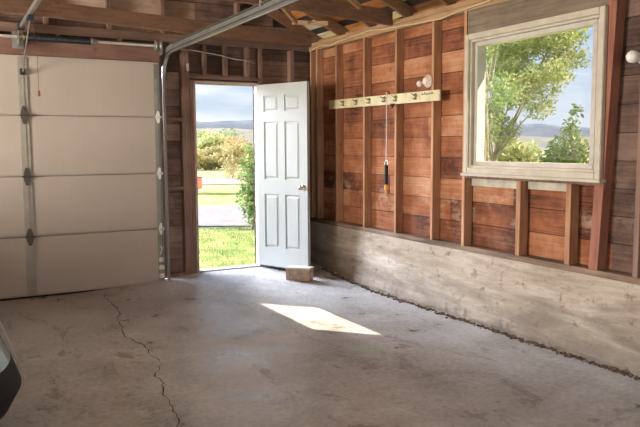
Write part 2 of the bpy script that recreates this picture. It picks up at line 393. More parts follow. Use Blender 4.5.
# crumbled debris line at the foot
m = MB()
for i in range(1100):
    y_ = -random.uniform(.45, 6.6); s_ = random.choice((.003, .004, .005, .007, .009, .013)); x_ = -.070-abs(random.gauss(0, .024))
    m.box(-s_, s_, -s_, s_, -s_*.4, s_*.7, 0, Matrix.Translation((x_, y_, fz(x_, y_)+s_*.3)) @ Matrix.Rotation(random.uniform(0, 3), 4, 'Z') @ Matrix.Rotation(random.uniform(-.4, .4), 4, 'X'))
rb = m.build('crumbled_debris', plain('debris_grit', (.13, .095, .07), .95, var=.5, sc=40)); tag(rb, 'dark crumbled concrete grit lying along foot of foundation', 'debris', None, 'stuff')
m = MB(); m.box(-.012, .0855, -9.9, .0, .575, .617, .003); m.build('sill_plate', m_sill, wall_r)
m = MB(); m.box(-.004, .085, -9.9, 0, 2.562, 2.605, .003); m.build('top_plate', m_plate, wall_r)
m = MB(); m.box(-.010, .085, -9.9, 0, 2.607, 2.648, .003); m.build('top_plate', m_plate, wall_r)
SW = .032
def stud(y_, z0=.617, z1=2.562, w=SW, mat=None, x0=0.0, name='stud'):
    m_ = MB(); m_.box(x0+random.uniform(-.002, .002), .085, y_-w, y_, z0, z1, .002); return m_.build(name, mat or m_stud, wall_r)
for y_ in (-.02, -.155, -.600, -1.168, -1.732, -2.300): stud(y_+.0)
stud(-2.725, w=.036); 
for i, y_ in enumerate((-4.39, -4.96, -5.5, -6.05, -6.6, -7.2, -7.8, -8.4, -9.0, -9.6)):
    stud(y_, mat=m_stud_dim, w=.038)
m = MB(); m.prism([(.0, -4.045, .617), (.0, -4.118, .617), (.0, -4.212, 2.56), (.0, -4.145, 2.56)], (.085, 0, 0)); lab(m.build('stud', m_stud_red, wall_r), 'reddish stud leaning slightly beside the window')
for y_ in (-3.355,): stud(y_, .617, 1.19, .045, name='cripple_stud')
stud(-3.835, .617, 1.19, .045, name='cripple_stud')
m = MB(); m.box(-.002, .085, WY0, WY1, 1.192, 1.232, .002); m.build('rough_sill', m_stud_dim, wall_r)
m = MB(); m.box(.068, .084, -3.31, -2.77, 1.125, 1.19, .001); m.box(.068, .084, -3.83, -3.405, 1.13, 1.19, .001)
lab(m.build('filler_board', plain('pale_board', (.50, .46, .36), .7, var=.25), wall_r), 'pale weathered filler boards under the window')
m = MB(); m.box(.0, .085, -4.138, -2.77, 2.372, 2.560, .003); lab(m.build('window_header', m_greywood, wall_r), 'grey weathered header board over the window')

# window
win = bpy.data.objects.new('window_1', None); COL.objects.link(win); win.location = (0, -3.45, WZ0); WL['window_1'] = Vector((0, -3.45, WZ0)); tag(win, kind='structure')
def frame(m_, x0, x1, y0, y1, z0, z1, w, bev=.003, wb=None):
    wb = wb or w
    m_.box(x0, x1, y0, y0+w, z0, z1, bev); m_.box(x0, x1, y1-w, y1, z0, z1, bev)
    m_.box(x0, x1, y0+w, y1-w, z1-w, z1, bev); m_.box(x0, x1, y0+w, y1-w, z0, z0+wb, bev)
m = MB(); frame(m, -.032, .140, WY0+.003, WY1-.003, WZ0, WZ1, .044, .004); m.build('window_trim', m_trim, win)
m = MB(); frame(m, -.010, .145, WY0+.048, WY1-.048, WZ0+.045, WZ1-.045, .018, .003); m.build('window_frame', m_trim, win)
m = MB(); frame(m, .022, .105, WY0+.067, WY1-.067, WZ0+.064, WZ1-.064, .034, .004); m.box(.022, .105, WY0+.10, WY0+.135, WZ0+.09, WZ1-.09); m.build('window_sash', m_vinyl, win)
m = MB(); m.box(-.05, .02, WY0-.012, WY1+.012, WZ0-.022, WZ0-.001, .004); m.build('window_sill', m_trim, win)
g = N('window_glass'); 
tr = g.n('ShaderNodeBsdfTransparent'); gs_ = g.n('ShaderNodeBsdfGlossy'); gs_.inputs['Roughness'].default_value = .03
ms = g.n('ShaderNodeMixShader'); ms.inputs[0].default_value = .05
g.l(tr.outputs[0], ms.inputs[1]); g.l(gs_.outputs[0], ms.inputs[2]); g.l(ms.outputs[0], g.t.nodes['Material Output'].inputs[0]); m_glass = g.m
m = MB(); m.box(.060, .064, WY0+.12, WY1-.12, WZ0+.12, WZ1-.12); m.build('window_pane', m_glass, win)

# ------------------------------------------------------------------ front wall
GX0, GX1, GZ = -4.44, -1.79, 2.35
DX0, DX1, DZ = -1.395, -.665, 2.155
m = MB(); boards(m, 'x', -7.9, .095, .05, 2.65, .095, .118, [(GX0, GX1, 0, GZ), (DX0, DX1, 0, DZ)])
z = 2.65                                                # gable boards under the roof slope
while z < 4.6:
    xr = -(z-2.65)/.5-.05; xl = -7.9+(z-2.65)/.5
    if xr-xl > .2: m.box(xl, xr, .095, .118, z, min(z+BH-.006, 4.6))
    z += BH
wall_f = m.build('wall_front', m_sheath_f, keep_origin=True); tag(wall_f, kind='structure')
m = MB()
for (p, q, s0, s1) in ((-7.9, GX0, -.1, 2.70), (GX1, DX0, -.1, 2.70), (DX1, .135, -.1, 2.70), (GX0, GX1, GZ, 2.70), (DX0, DX1, DZ, 2.70)): m.box(p, q, .119, .135, s0, s1)
m.prism([(-7.9, .119, 2.70), (.1, .119, 2.70), (-3.95, .119, 4.72)], (0, .016, 0))
m.build('outer_siding', plain('tar_paper', (.05, .035, .03), .9), wall_f)
def fpart(name, x0, x1, z0, z1, mat=m_stud_dim, y0=.0, y1=.094, bev=.002):
    m_ = MB(); m_.box(x0, x1, y0, y1, z0, z1, bev); return m_.build(name, mat, wall_f)
fpart('top_plate', -7.9, -.005, 2.562, 2.648, m_plate_x)
fpart('stud', -1.788, -1.745, .05, 2.562); 
fpart('stud', -1.548, -1.462, .05, 2.562); fpart('trimmer_stud', -1.460, -1.422, .05, 2.175)
fpart('stud', -.640, -.598, .05, 2.562); fpart('stud', -.245, -.20, .05, 2.562); 
fpart('sill_plate', -1.745, -1.548, .05, .09); fpart('sill_plate', -.598, -.005, .05, .09)
fpart('fire_block', -1.745, -1.548, 1.00, 1.035, m_joist)
fpart('fire_block', -1.745, -1.548, 1.74, 1.775, m_joist)
fpart('door_header', -1.460, -.642, 2.195, 2.235, m_plate_x)
for x_ in (-1.30, -1.06, -.80): fpart('cripple_stud', x_, x_+.04, 2.237, 2.562)
for x_ in (-2.2, -2.8, -3.4, -4.0): fpart('cripple_stud', x_, x_+.04, 2.505, 2.562)
lab(fpart('garage_header', GX0-.1, GX1+.005, 2.345, 2.50, m_header, -.045, .094, .003), 'reddish brown header board over the garage door')
for x_ in (-1.75, -2.9, -3.5, -.9, -2.3): fpart('gable_stud', x_, x_+.04, 2.65, 2.65+max(.1, (-x_)*.5-.05))
fpart('stud', -4.50, -4.45, .0, 2.345)
# exterior door frame
trm = bpy.data.objects.new('door_2', None); COL.objects.link(trm); trm.location = (-1.03, .05, .05); WL['door_2'] = Vector((-1.03, .05, .05)); tag(trm, kind='structure')
m_jamb = plain('worn_jamb_paint', (.46, .34, .30), .6, var=.2)
m = MB(); m.box(DX0-.025, DX0, -.004, .13, .05, 2.175, .002); m.box(DX1, DX1+.022, -.004, .13, .05, 2.175, .002); m.box(DX0, DX1, -.004, .13, 2.155, 2.175, .002)
m.box(DX0, DX0+.012, .06, .10, .05, 2.155, .001); m.box(DX0+.012, DX1, .06, .10, 2.143, 2.155, .001)
m.build('door_jamb', m_jamb, trm)
m = MB(); m.box(DX0, DX1, -.01, .14, .05, .092, .003); m.build('threshold', plain('threshold_concrete', (.42, .40, .38), .8), trm)

# other walls, never seen by the photo but closing the room
m = MB(); m.box(-8.0, -7.9, -9.9, -2.8, -.1, 2.65); m.box(-8.0, -7.9, -1.0, .1, -.1, 2.65); m.box(-8.0, -7.9, -2.8, -1.0, -.1, 1.0); m.box(-8.0, -7.9, -2.8, -1.0, 2.2, 2.65)  # opening added in this unseen wall for the left fill lamp
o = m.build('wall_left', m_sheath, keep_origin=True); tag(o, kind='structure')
m = MB(); m.box(-7.9, -6.6, -10, -9.9, -.1, 2.65); m.box(-1.8, .1, -10, -9.9, -.1, 2.65); m.box(-6.6, -1.8, -10, -9.9, 2.45, 2.65)  # wide opening added in this unseen wall for the back fill lamp
m.prism([(-7.9, -10, 2.65), (0, -10, 2.65), (-3.95, -10, 4.6)], (0, .1, 0))
o = m.build('wall_back', m_sheath_f, keep_origin=True); tag(o, kind='structure')

# ------------------------------------------------------------------ roof: deck, joists, rafters
SL = .5
m = MB()
def deck(x0, x1, sgn):
    # sloping roofing layer
    m_ = m; zf = lambda x_: 2.67+.145+(-(x_)*SL if sgn > 0 else (x_+7.9)*SL)
    A = [(x0, -10.2, zf(x0)), (x1, -10.2, zf(x1)), (x1, -10.2, zf(x1)+.03), (x0, -10.2, zf(x0)+.03)]
    m_.prism(A, (0, 10.6, 0))
deck(-3.95, .42, 1); deck(-8.3, -3.95, -1)
roof = m.build('ceiling', plain('dark_roofing', (.06, .045, .035), .9), keep_origin=True); tag(roof, kind='structure')
# boards under the deck, each course a plank running along the room
m = MB(); x_ = .40; k = 0
while x_ > -3.9:
    w_ = .115; z_ = 2.67+.128-x_*SL
    m.beam((x_-w_/2, -10.1, z_+w_/2*SL), (x_-w_/2, .35, z_+w_/2*SL), w_, .02, (SL, 0, 1)); x_ -= .205; k += 1
m.build('roof_boards', m_roofb, roof)
m = MB(); m.beam((-5.9, -10.1, 3.80), (-5.9, .35, 3.80), 4.3, .02, (-SL, 0, 1)); m.build('roof_boards', m_roofb, roof)
yy = [-.06, -.67, -1.28, -1.89, -2.50, -3.11, -3.72, -4.33, -5.0, -5.7, -6.4, -7.1, -7.8, -8.6, -9.4]
up_r = Vector((SL, 0, 1)).normalized()
for y_ in yy:
    m = MB(); a = Vector((.41, y_, 2.67+.128-.41*SL)); b = Vector((-3.93, y_, 2.67+.128+3.93*SL))
    m.beam(a-up_r*.070, b-up_r*.070, .036, .115, up_r, .002); m.build('rafter', m_rafter, roof)
m = MB(); m.beam((-3.95, -10, 4.58), (-3.95, .1, 4.58), .04, .2); m.build('ridge_beam', m_rafter, roof)
m = MB(); m.box(.415, .44, -10.2, .4, 2.505, 2.60); m.build('fascia', plain('fascia_paint', (.5, .42, .34)), roof)
for y_ in (-.06, -1.69, -3.2, -4.6, -5.9, -7.2, -8.3):
    m = MB(); m.beam((-.012, y_, 2.676), (-7.9, y_-1.60, 2.676), .04, .138, (0, 0, 1), .002); m.build('joist', m_joist, roof)
# short pale brace sticks between joist and roof
for a, b in (((-.33, -1.05, 2.70), (-.42, -.42, 2.80)), ((-.9, -1.1, 2.83), (-.55, -.75, 2.74)), ((-1.0, -2.2, 2.82), (-.5, -1.9, 2.70))):
    m = MB(); m.beam(a, b, .03, .045); m.build('brace', m_plate, roof)

# ------------------------------------------------------------------ overhead garage door (structure door_1)
gd = bpy.data.objects.new('door_1', None); COL.objects.link(gd); gd.location = (-3.11, -.05, 0); WL['door_1'] = Vector((-3.11, -.05, 0)); tag(gd, kind='structure')
g = N('garage_door_steel'); a = g.noise((40, 1, .4), 3, 3); b = g.noise((1, 1, 1), .8, 4)
c = g.ramp(g.math('ADD', g.math('MULTIPLY', a, .3), g.math('MULTIPLY', b, .7)), [(.35, (.44, .385, .335)), (.65, (.51, .45, .395))])
g.bump(a, .1, .002); m_gdoor = g.set(c, .5, 0, .4)
m_stile = plain('door_stile_steel', (.36, .33, .28), .5, .15)
PX0, PX1 = GX0-.01, GX1-.015; ph = .5863; gb = .018
for k in range(4):
    z0, z1 = gb+k*ph, gb+(k+1)*ph-.007
    if k == 3: z1 = 2.335
    m = MB(); m.box(PX0, PX1, -.070, -.012, z0+.012, z1-.012, .004)
    m.box(PX0, PX1, -.062, -.014, z0, z1, .002)       # recessed lip makes the joint line
    m.box(PX0, PX1, -.040, -.030, z0-.006, z1+.004)
    m.build('door_section', m_gdoor, gd)
m = MB(); m.box(PX0, PX1, -.066, -.02, .0, gb, .004); lab(m.build('bottom_seal', m_black, gd), 'black rubber bottom seal')
SX = -3.125
def stile(x_, w_, mat):
    for k in range(4):
        z0, z1 = gb+k*ph+.016, gb+(k+1)*ph-.02
        if k == 3: z1 = 2.32
        m_ = MB(); m_.box(x_-w_/2, x_+w_/2, -.079, -.0695, z0, z1, .002)
        m_.box(x_-w_*.12, x_+w_*.12, -.083, -.078, z0+.01, z1-.01, .002)
        if mat is m_stile:
            for q in range(9):
                if k == 3: m_.lathe((x_-w_*.3, -.0785, z0+.04+q*.055), (0, -1, 0), [(0, .005), (.003, .005)], 8)
        m_.build('center_stile' if mat is m_stile else 'end_stile', mat, gd)
stile(SX, .085, m_stile); stile(PX1-.035, .062, plain('end_stile_galvanised', (.30, .30, .26), .5, .2))
def hinge(x_, z_, s_=1.0, mat=m_metal, w=.034):
    m_ = MB(); h = .085*s_
    for sg in (1, -1):
        m_.prism([(x_-w*.95, -.082, z_+sg*.006), (x_+w*.95, -.082, z_+sg*.006), (x_+w*.95, -.082, z_+sg*h*.3), (x_+w*.4, -.082, z_+sg*h), (x_-w*.4, -.082, z_+sg*h), (x_-w*.95, -.082, z_+sg*h*.3)], (0, -.004, 0))
        m_.lathe((x_, -.086, z_+sg*h*.62), (0, -1, 0), [(0, .007), (.005, .006)], 8)
    m_.tube([(x_-w*1.35, -.093, z_), (x_+w*1.35, -.093, z_)], .0085, 10)
    return m_.build('hinge', mat, gd)
m_hingew = plain('pale_hinge', (.85, .84, .78), .4, .05)
for k in (1, 2, 3):
    hinge(SX, gb+k*ph-.003, 1, plain('hinge_rust_steel', (.10, .085, .075), .5, .4)); hinge(PX1-.030, gb+k*ph-.003, .72, m_hingew, .024)
m = MB()
for z_ in (.10, .19, .27): m.box(PX1-.062, PX1-.008, -.088, -.079, z_-.025, z_+.025, .004); m.lathe((PX1-.035, -.088, z_), (0, -1, 0), [(0, .012), (.012, .010)], 10)
m.tube([(PX1-.05, -.09, .33), (PX1-.028, -.10, .40), (PX1-.05, -.09, .42)], .006, 6); m.build('bottom_bracket', m_hingew, gd)
m = MB(); m.box(PX1-.066, PX1-.005, -.095, -.079, 2.17, 2.30, .004); m.tube([(PX1-.03, -.1, 2.24), (PX1+.03, -.1, 2.24)], .008, 8); m.build('top_bracket', m_metal, gd)
m = MB(); m.box(SX-.022, SX+.022, -.10, -.080, 2.15, 2.21, .003); m.lathe((SX, -.10, 2.18), (0, -1, 0), [(0, .014), (.02, .012)], 10); m.build('arm_bracket', m_dkmetal, gd)

# tracks
def channel(m_, path, w, ax=Vector((1, 0, 0)), lip=.014, t=.003):
    """C shaped track swept along path in the y-z plane: web on +x side, two lips towards -x"""
    path = [Vector(p) for p in path]; prof = []
    n_ = len(path); rings = []
    shape = [(0, -w/2), (0, w/2), (-lip*1.6, w/2), (-lip*1.6, w/2-.010), (-lip*1.6+t, w/2-.010), (-lip*1.6+t, w/2-t), (-t, w/2-t), (-t, -w/2+t), (-lip*1.6+t, -w/2+t), (-lip*1.6+t, -w/2+.010), (-lip*1.6, -w/2+.010), (-lip*1.6, -w/2)]
    for i, p in enumerate(path):
        d = (path[min(i+1, n_-1)]-path[max(i-1, 0)]).normalized(); s_ = ax.cross(d).normalized()
        rings.append([m_.bm.verts.new(p+ax*a_+s_*b_) for a_, b_ in shape])
    for A, B in zip(rings, rings[1:]):
        for k_ in range(len(shape)): m_.bm.faces.new((A[k_], A[(k_+1) % len(shape)], B[(k_+1) % len(shape)], B[k_]))
    m_.bm.faces.new(rings[0][::-1]); m_.bm.faces.new(rings[-1])
def track(TX, label, sgn):
    t_ = thing('garage_door_track', (TX, -.1, .05), label, 'door track')
    path = [(TX, -.115, .05), (TX, -.115, 1.2), (TX, -.115, 2.12)]
    for k_ in range(1, 9):
        a_ = math.pi/2*k_/8; path.append((TX, -.115-.30*(1-math.cos(a_)), 2.12+.30*math.sin(a_)))
    path += [(TX, -1.5, 2.425), (TX, -4.6, 2.435)]
    m_ = MB(); channel(m_, path, .040, Vector((sgn, 0, 0))); m_.build('rail', plain('track_steel', (.30, .29, .28), .35, .7), t_)
    m_ = MB()                                               # stiffening angle above the horizontal run
    m_.box(TX-.006, TX, -4.6, -.42, 2.448, 2.485, .001); m_.box(TX-.034, TX, -4.6, -.42, 2.481, 2.485, .001)
    m_.build('angle_brace', plain('dull_steel', (.16, .16, .14), .6, .5), t_)
    m_ = MB(); m_.beam((TX+.004, -.45, 2.48), (TX+.004, -.06, 2.44), .004, .05); m_.build('sway_brace', m_metal, t_)
    m_ = MB(); m_.box(TX-.01, TX+.012, -.10, -.05, 2.08, 2.30, .003); m_.build('flag_bracket', m_metal, t_)
    for z_ in (.4, 1.0, 1.6): m_ = MB(); m_.box(TX+.002*sgn, TX+.006*sgn+.004, -.10, -.004, z_, z_+.05, .001); m_.build('wall_clip', m_metal, t_)
    m_ = MB(); m_.tube([(TX-.02, -2.6, 2.47), (TX+.02, -2.62, 2.8)], .012, 6); m_.build('hanger', m_metal, t_)
    return t_
track(-1.765, 'galvanised garage door track curving overhead at right side of overhead door', 1)

# torsion shaft and springs
TY, TZ = -.13, 2.497
ts = thing('torsion_spring_assembly', (-3.1, TY, TZ-.08), 'steel torsion shaft with black spring above the garage door header', 'garage door spring')
m = MB(); m.tube([(-4.5, TY, TZ), (-1.80, TY, TZ)], .0135, 12); m.build('shaft', m_ltmetal, ts)
def spring(x0, x1):
    m_ = MB(); pts_ = []; turns = int(abs(x1-x0)/.011); r0 = .029
    for k_ in range(turns*10+1):
        a_ = 2*math.pi*k_/10; pts_.append((x0+(x1-x0)*k_/(turns*10), TY+r0*math.cos(a_), TZ+r0*math.sin(a_)))
    m_.tube(pts_, .0048, 4); return m_.build('spring', m_dkmetal, ts, smooth=True)
spring(-3.08, -2.50)
for xa, sg in ((-2.50, 1),):
    m = MB(); m.lathe((xa, TY, TZ), (sg, 0, 0), [(0, .033), (.02, .036), (.05, .026), (.07, .022)], 16)
    m.build('winding_cone', m_metal, ts)
m = MB(); m.box(-3.155, -3.145, TY-.045, -.046, TZ-.075, TZ+.055, .002); m.box(-3.20, -3.10, -.056, -.046, TZ-.10, TZ+.06, .002)
m.lathe((-3.162, TY, TZ), (1, 0, 0), [(0, .030), (.025, .034)], 16); m.build('center_bracket', m_metal, ts)
m = MB(); m.lathe((-3.125, TY, TZ), (1, 0, 0), [(0, .026), (.02, .03), (.03, .02)], 14); lab(m.build('bearing', plain('yellow_brass', (.55, .48, .22), .4, .4), ts), 'yellowish brass bearing')
m = MB(); m.lathe((-1.86, TY, TZ), (1, 0, 0), [(0, .050), (.004, .058), (.010, .048), (.030, .048), (.045, .052), (.050, .060), (.054, .060)], 22); m.build('cable_drum', m_metal, ts, smooth=True)
m = MB(); m.box(-1.80, -1.794, TY-.05, -.046, TZ-.09, TZ+.06, .002); m.build('end_bracket', m_metal, ts)
m = MB(); m.tube([(-1.83, TY-.048, TZ), (-1.83, TY-.02, 2.2), (-1.83, -.1, .2)], .0022, 6); m.build('lift_cable', m_dkmetal, ts)

# opener rail with arm
op = thing('garage_door_opener', (-3.12, -.9, 2.45), 'steel opener rail rising from header with curved arm to the overhead door', 'garage door opener')
m = MB(); m.beam((-3.12, -.12, 2.595), (-3.12, -3.3, 2.64), .030, .045, (0, 0, 1), .003); m.build('rail', m_metal, op)
m = MB(); m.box(-3.15, -3.09, -.14, -.046, 2.572, 2.625, .003); m.build('header_bracket', m_dkmetal, op)
m = MB(); m.box(-3.145, -3.095, -.86, -.74, 2.545, 2.58, .003); m.build('trolley', m_dkmetal, op)
m = MB(); m.tube([(-3.12, -.80, 2.56), (-3.118, -.60, 2.47), (-3.118, -.30, 2.33), (-3.12, -.16, 2.235), (-3.122, -.125, 2.18)], .007, 8); m.build('arm', m_metal, op)
cx_, cy_ = -3.02, -.35
rc = thing('release_cord', (cx_, cy_, 1.935), 'thin red pull cord with red handle hanging before the overhead door', 'pull cord')
m = MB(); m.tube([(-3.10, -.78, 2.515), (-3.05, -.5, 2.44), (cx_, cy_, 2.36), (cx_, cy_, 1.985)], .0026, 6); m.build('cord', plain('red_cord', (.20, .05, .045), .8), rc)
m = MB(); m.tube([(cx_, cy_, 1.99), (cx_, cy_, 1.98), (cx_, cy_, 1.945), (cx_, cy_, 1.935)], [.005, .011, .014, .007], 10); m.build('handle', plain('red_handle', (.26, .06, .04), .5), rc)

# ------------------------------------------------------------------ entry door leaf, open against the right wall
H0 = Vector((-.668, -.015, 0)); H1 = Vector((-.385, -.69, 0)); dl = (H1-H0); LW = dl.length; dl.normalize(); nr = Vector((dl.y, -dl.x, 0))   # nr points to -x side (seen face)
TR = Matrix((dl, nr, Vector((0, 0, 1)))).transposed().to_4x4(); TR.translation = H0   # local x along leaf, local y out of seen face
if (TR @ Vector((0, 1, 0))-H0).x > 0: pass
LZ0, LZ1 = .112, 2.15
leaf = thing('entry_door', (H0.x, H0.y, LZ0), 'white six panel door standing open beside the doorway', 'door')
m_door = plain('white_door_paint', (.45, .48, .48), .38, var=.05, sc=2)
LT = .042
def lbox(m_, a0, a1, b0, b1, z0, z1, bev=0): m_.box(a0, a1, b0, b1, z0, z1, bev, TR)
# stiles & rails around six panel recesses (both faces)
st_, mid = .105, .095; pw = (LW-2*st_-mid)/2
xs = [(st_, st_+pw), (st_+pw+mid, LW-st_)]
zr = [(LZ0+.215, LZ0+.82), (LZ0+.985, LZ0+1.625), (LZ0+1.735, LZ1-.125)]
m = MB()
for a0, a1 in ((0, st_), (st_+pw, st_+pw+mid), (LW-st_, LW)): lbox(m, a0, a1, -LT/2, LT/2, LZ0, LZ1)
for z0, z1 in ((LZ0, zr[0][0]), (zr[0][1], zr[1][0]), (zr[1][1], zr[2][0]), (zr[2][1], LZ1)):
    for a0, a1 in xs: lbox(m, a0, a1, -LT/2, LT/2, z0, z1)
bmesh.ops.remove_doubles(m.bm, verts=m.bm.verts, dist=1e-5)
m.build('door_slab', m_door, leaf)
for a0, a1 in xs:
    for z0, z1 in zr:
        m = MB(); lbox(m, a0, a1, -.010, .010, z0, z1)
        for sg in (1, -1):
            # raised centre field with sloped edges
            y0_, y1_ = sg*.010, sg*.0185
            i0, i1 = .018, .036
            A = [(a0+i0, z0+i0), (a1-i0, z0+i0), (a1-i0, z1-i0), (a0+i0, z1-i0)]; B = [(a0+i1, z0+i1), (a1-i1, z0+i1), (a1-i1, z1-i1), (a0+i1, z1-i1)]
            VA = [m.bm.verts.new(TR @ Vector((p, y0_, q))) for p, q in A]; VB = [m.bm.verts.new(TR @ Vector((p, y1_, q))) for p, q in B]
            m.bm.faces.new(VB)
            for k in range(4): m.bm.faces.new((VA[k], VA[(k+1) % 4], VB[(k+1) % 4], VB[k]))
        m.build('door_panel', m_door, leaf)
m_steel = plain('satin_knob', (.62, .55, .42), .25, .95)
for sg in (1, -1):
    m = MB(); p0 = TR @ Vector((LW-.062, sg*LT/2, 1.02)); m.lathe(p0, nr*sg, [(0, .031), (.008, .030), (.011, .013), (.032, .012), (.036, .024), (.048, .029), (.060, .025), (.066, .012)], 20)
    lab(m.build('knob', m_steel, leaf, smooth=True), 'round satin brass door knob')
m = MB(); lbox(m, LW-.001, LW+.0015, -.012, .012, .96, 1.08); m.build('latch_plate', m_brass, leaf)
m = MB(); lbox(m, .02, LW-.004, -.018, .018, .098, LZ0); lab(m.build('weather_strip', m_black, leaf), 'dark strip under the door')
for z_ in (.30, 1.10, 1.90):
    m = MB(); m.tube([H0+Vector((-.004, .003, z_-.045)), H0+Vector((-.004, .003, z_+.045))], .007, 8); m.build('hinge', m_brass, leaf)

# tan block propping the door
ang = math.atan2(-.235, .21)
m = None
bl = thing('step_block', (-.548, -.775, fz(-.548, -.775)), 'tan concrete step block on floor at the foot of open white door', 'block')
g = N('tan_block'); a = g.noise((1, 1, 1), 14, 6, rough=.7); m_blk = g.set(g.ramp(a, [(.35, (.30, .21, .14)), (.6, (.52, .40, .29))]), .85); 
T = Matrix.Translation((-.548, -.775, 0)) @ Matrix.Rotation(ang, 4, 'Z'); bz = fz(-.47, -.8)
m = MB(); m.box(-.135, .135, -.065, .065, bz-.002, bz+.115, .006, T); m.build('block_body', m_blk, bl)
m = MB(); m.box(-.140, .140, -.072, .072, bz+.116, bz+.142, .006, T); lab(m.build('cap', plain('block_cap', (.58, .50, .42), .8), bl), 'paler cap slab')

# ------------------------------------------------------------------ coat rack and what hangs there
A0, A1 = (-.499, 1.92), (-2.444, 1.902)
rk = thing('coat_rack', (-.012, -1.47, 1.865), 'cream painted board with metal coat hooks nailed across wall studs', 'coat rack')
m = MB(); m.beam((-.013, A0[0], A0[1]), (-.013, A1[0], A1[1]), .020, .095, (0, 0, 1), .003); m.build('backboard', m_rack, rk)
for y_, s_ in ((-.819, 1), (-1.083, 1), (-1.33, 1), (-1.60, 1), (-1.79, 1), (-2.10, 1)):
    zc = 1.925-.009*(abs(y_)-.5)
    m = MB(); m.box(-.027, -.0235, y_-.016, y_+.016, zc-.028, zc+.028, .002)
    m.tube([(-.026, y_, zc+.010), (-.045, y_, zc+.014), (-.062, y_+.004, zc+.018), (-.068, y_+.005, zc+.028)], [.0045, .0045, .004, .006], 8)
    m.tube([(-.026, y_, zc-.010), (-.040, y_, zc-.026), (-.054, y_, zc-.024), (-.058, y_, zc-.012)], [.0045, .0045, .004, .006], 8)
    m.tube([(-.03, y_-.028, zc+.006), (-.03, y_+.028, zc+.006)], .005, 6)
    m.build('hook', m_hook, rk, smooth=True)
m = MB()
for k in range(5): m.lathe((-.0235, -2.20-k*.034, 1.925+.004*math.sin(k*2)), (-1, 0, 0), [(0, .012), (.004, .009)], 8)
m.box(-.026, -.0235, -2.36, -2.20, 1.917, 1.925); lab(m.build('key_strip', m_hook, rk), 'small dark row of pegs')
# rod tool hanging from a hook
RX, RY = -.068, -1.70
rod = thing('hanging_rod', (RX, RY, 1.0), 'thin pale rod with ring, black grip and yellow tip hanging from coat rack', 'rod')
m = MB(); m.tube([(RX, RY, 1.975), (RX, RY, 1.65), (RX, RY, 1.31)], [.005, .006, .007], 8); m.build('shaft', plain('pale_rod', (.62, .55, .48), .5), rod)
m = MB(); m.tube([(RX+.0, RY+.026*math.cos(a_), 1.30+.026*math.sin(a_)) for a_ in [k*math.pi/8 for k in range(16)]], .0055, 6, closed=True); m.build('ring', m_ltmetal, rod)
m = MB(); m.tube([(RX, RY, z_) for z_ in (1.29, 1.27, 1.20, 1.11, 1.09)], [.010, .017, .018, .016, .014], 12); m.build('grip', m_black, rod)
m = MB(); m.tube([(RX, RY, z_) for z_ in (1.09, 1.08, 1.05, 1.03, 1.005)], [.014, .020, .020, .015, .010], 12); lab(m.build('tip', plain('yellow_plastic', (.80, .38, .04), .45), rod), 'yellow orange end cap')
m = MB(); m.tube([(RX, RY, 1.97), (RX+.012, RY, 1.985), (RX+.030, RY, 1.975), (RX+.032, RY, 1.955)], .005, 6); m.build('hanger_loop', m_black, rod)
m = MB(); m.prism([(-.028, -1.715, 1.865), (-.028, -1.775, 1.865), (-.028, -1.745, 1.825)], (-.012, 0, 0)); lab(m.build('dark_clip', m_black, rk), 'dark triangular clip below the board')

# porcelain lamp holders
def lampholder(c, dirv, label, r=.048, bulb=True, side=Vector((0, .085, -.012))):
    t_ = thing('lamp_holder', tuple(c), label, 'lamp holder'); c = Vector(c); d = Vector(dirv).normalized()
    m_ = MB(); m_.lathe(c, d, [(0, r), (.008, r*1.02), (.020, r*.92), (.028, r*.62), (.045, r*.55), (.050, r*.42)], 24); m_.build('base', m_porc, t_, smooth=True)
    for k_ in range(2):
        q = c+Vector((0, (-1)**k_*r*.62, .0))+d*.024; m_ = MB(); m_.lathe(q, d, [(0, .006), (.003, .005)], 8); m_.build('screw', m_hook, t_)
    if bulb:
        b0 = c+side
        m_ = MB(); m_.lathe(b0, d, [(0, .020), (.012, .027), (.028, .030), (.042, .025), (.050, .012)], 18); m_.build('socket', plain('socket_porcelain', (.80, .66, .60), .3), t_, smooth=True)
        m_ = MB(); m_.tube([c+d*.02, c+side*.5+d*.02, b0+d*.015], .008, 8); m_.build('neck', m_porc, t_)
    return t_
lampholder((-.003, -2.265, 2.035), (-1, 0, .0), 'round porcelain lamp holder with small socket on stud above the coat rack', .058, True, Vector((0, .10, -.015)))
m_ = None
lh = lampholder((.0, -4.413, 2.00), (-1, .0, 0), 'white porcelain lamp holder at right edge beside the window', .040, False)
m = MB(); m.lathe((-.045, -4.413, 2.0), (-1, .1, .05), [(0, .018), (.02, .030), (.045, .040), (.07, .038), (.088, .024), (.094, .008)], 20); m.build('bulb', plain('frosted_bulb', (.86, .84, .80), .2), lh, smooth=True)

# cable draped along the top plate
cb = MB(); pts = []
for y_, z_ in ((-.05, 2.56), (-.3, 2.59), (-.55, 2.565), (-.76, 2.588), (-1.05, 2.60), (-1.35, 2.612), (-1.6, 2.588), (-1.86, 2.578), (-2.15, 2.56), (-2.445, 2.552), (-2.7, 2.575), (-2.945, 2.588), (-3.3, 2.63), (-3.8, 2.64)):
    pts.append((-.020, y_, z_))
sm = []
for i in range(len(pts)-1):
    for k in range(4):
        t = k/4; t2 = t*t*(3-2*t); sm.append(tuple(pts[i][q]*(1-(t if q == 1 else t2))+pts[i+1][q]*(t if q == 1 else t2) for q in range(3)))
cb.tube(sm, .0075, 8); o = cb.build('electric_cable', plain('pale_cable', (.66, .52, .33), .6), smooth=True); tag(o, 'pale electric cable stapled in waves along the right wall top plate', 'cable')
cb = MB(); cb.tube([(-1.62, -.012, 2.49), (-1.45, -.014, 2.495), (-1.296, -.014, 2.478), (-1.1, -.014, 2.455), (-.95, -.014, 2.425), (-.80, -.014, 2.415), (-.69, -.014, 2.388)], .006, 6)
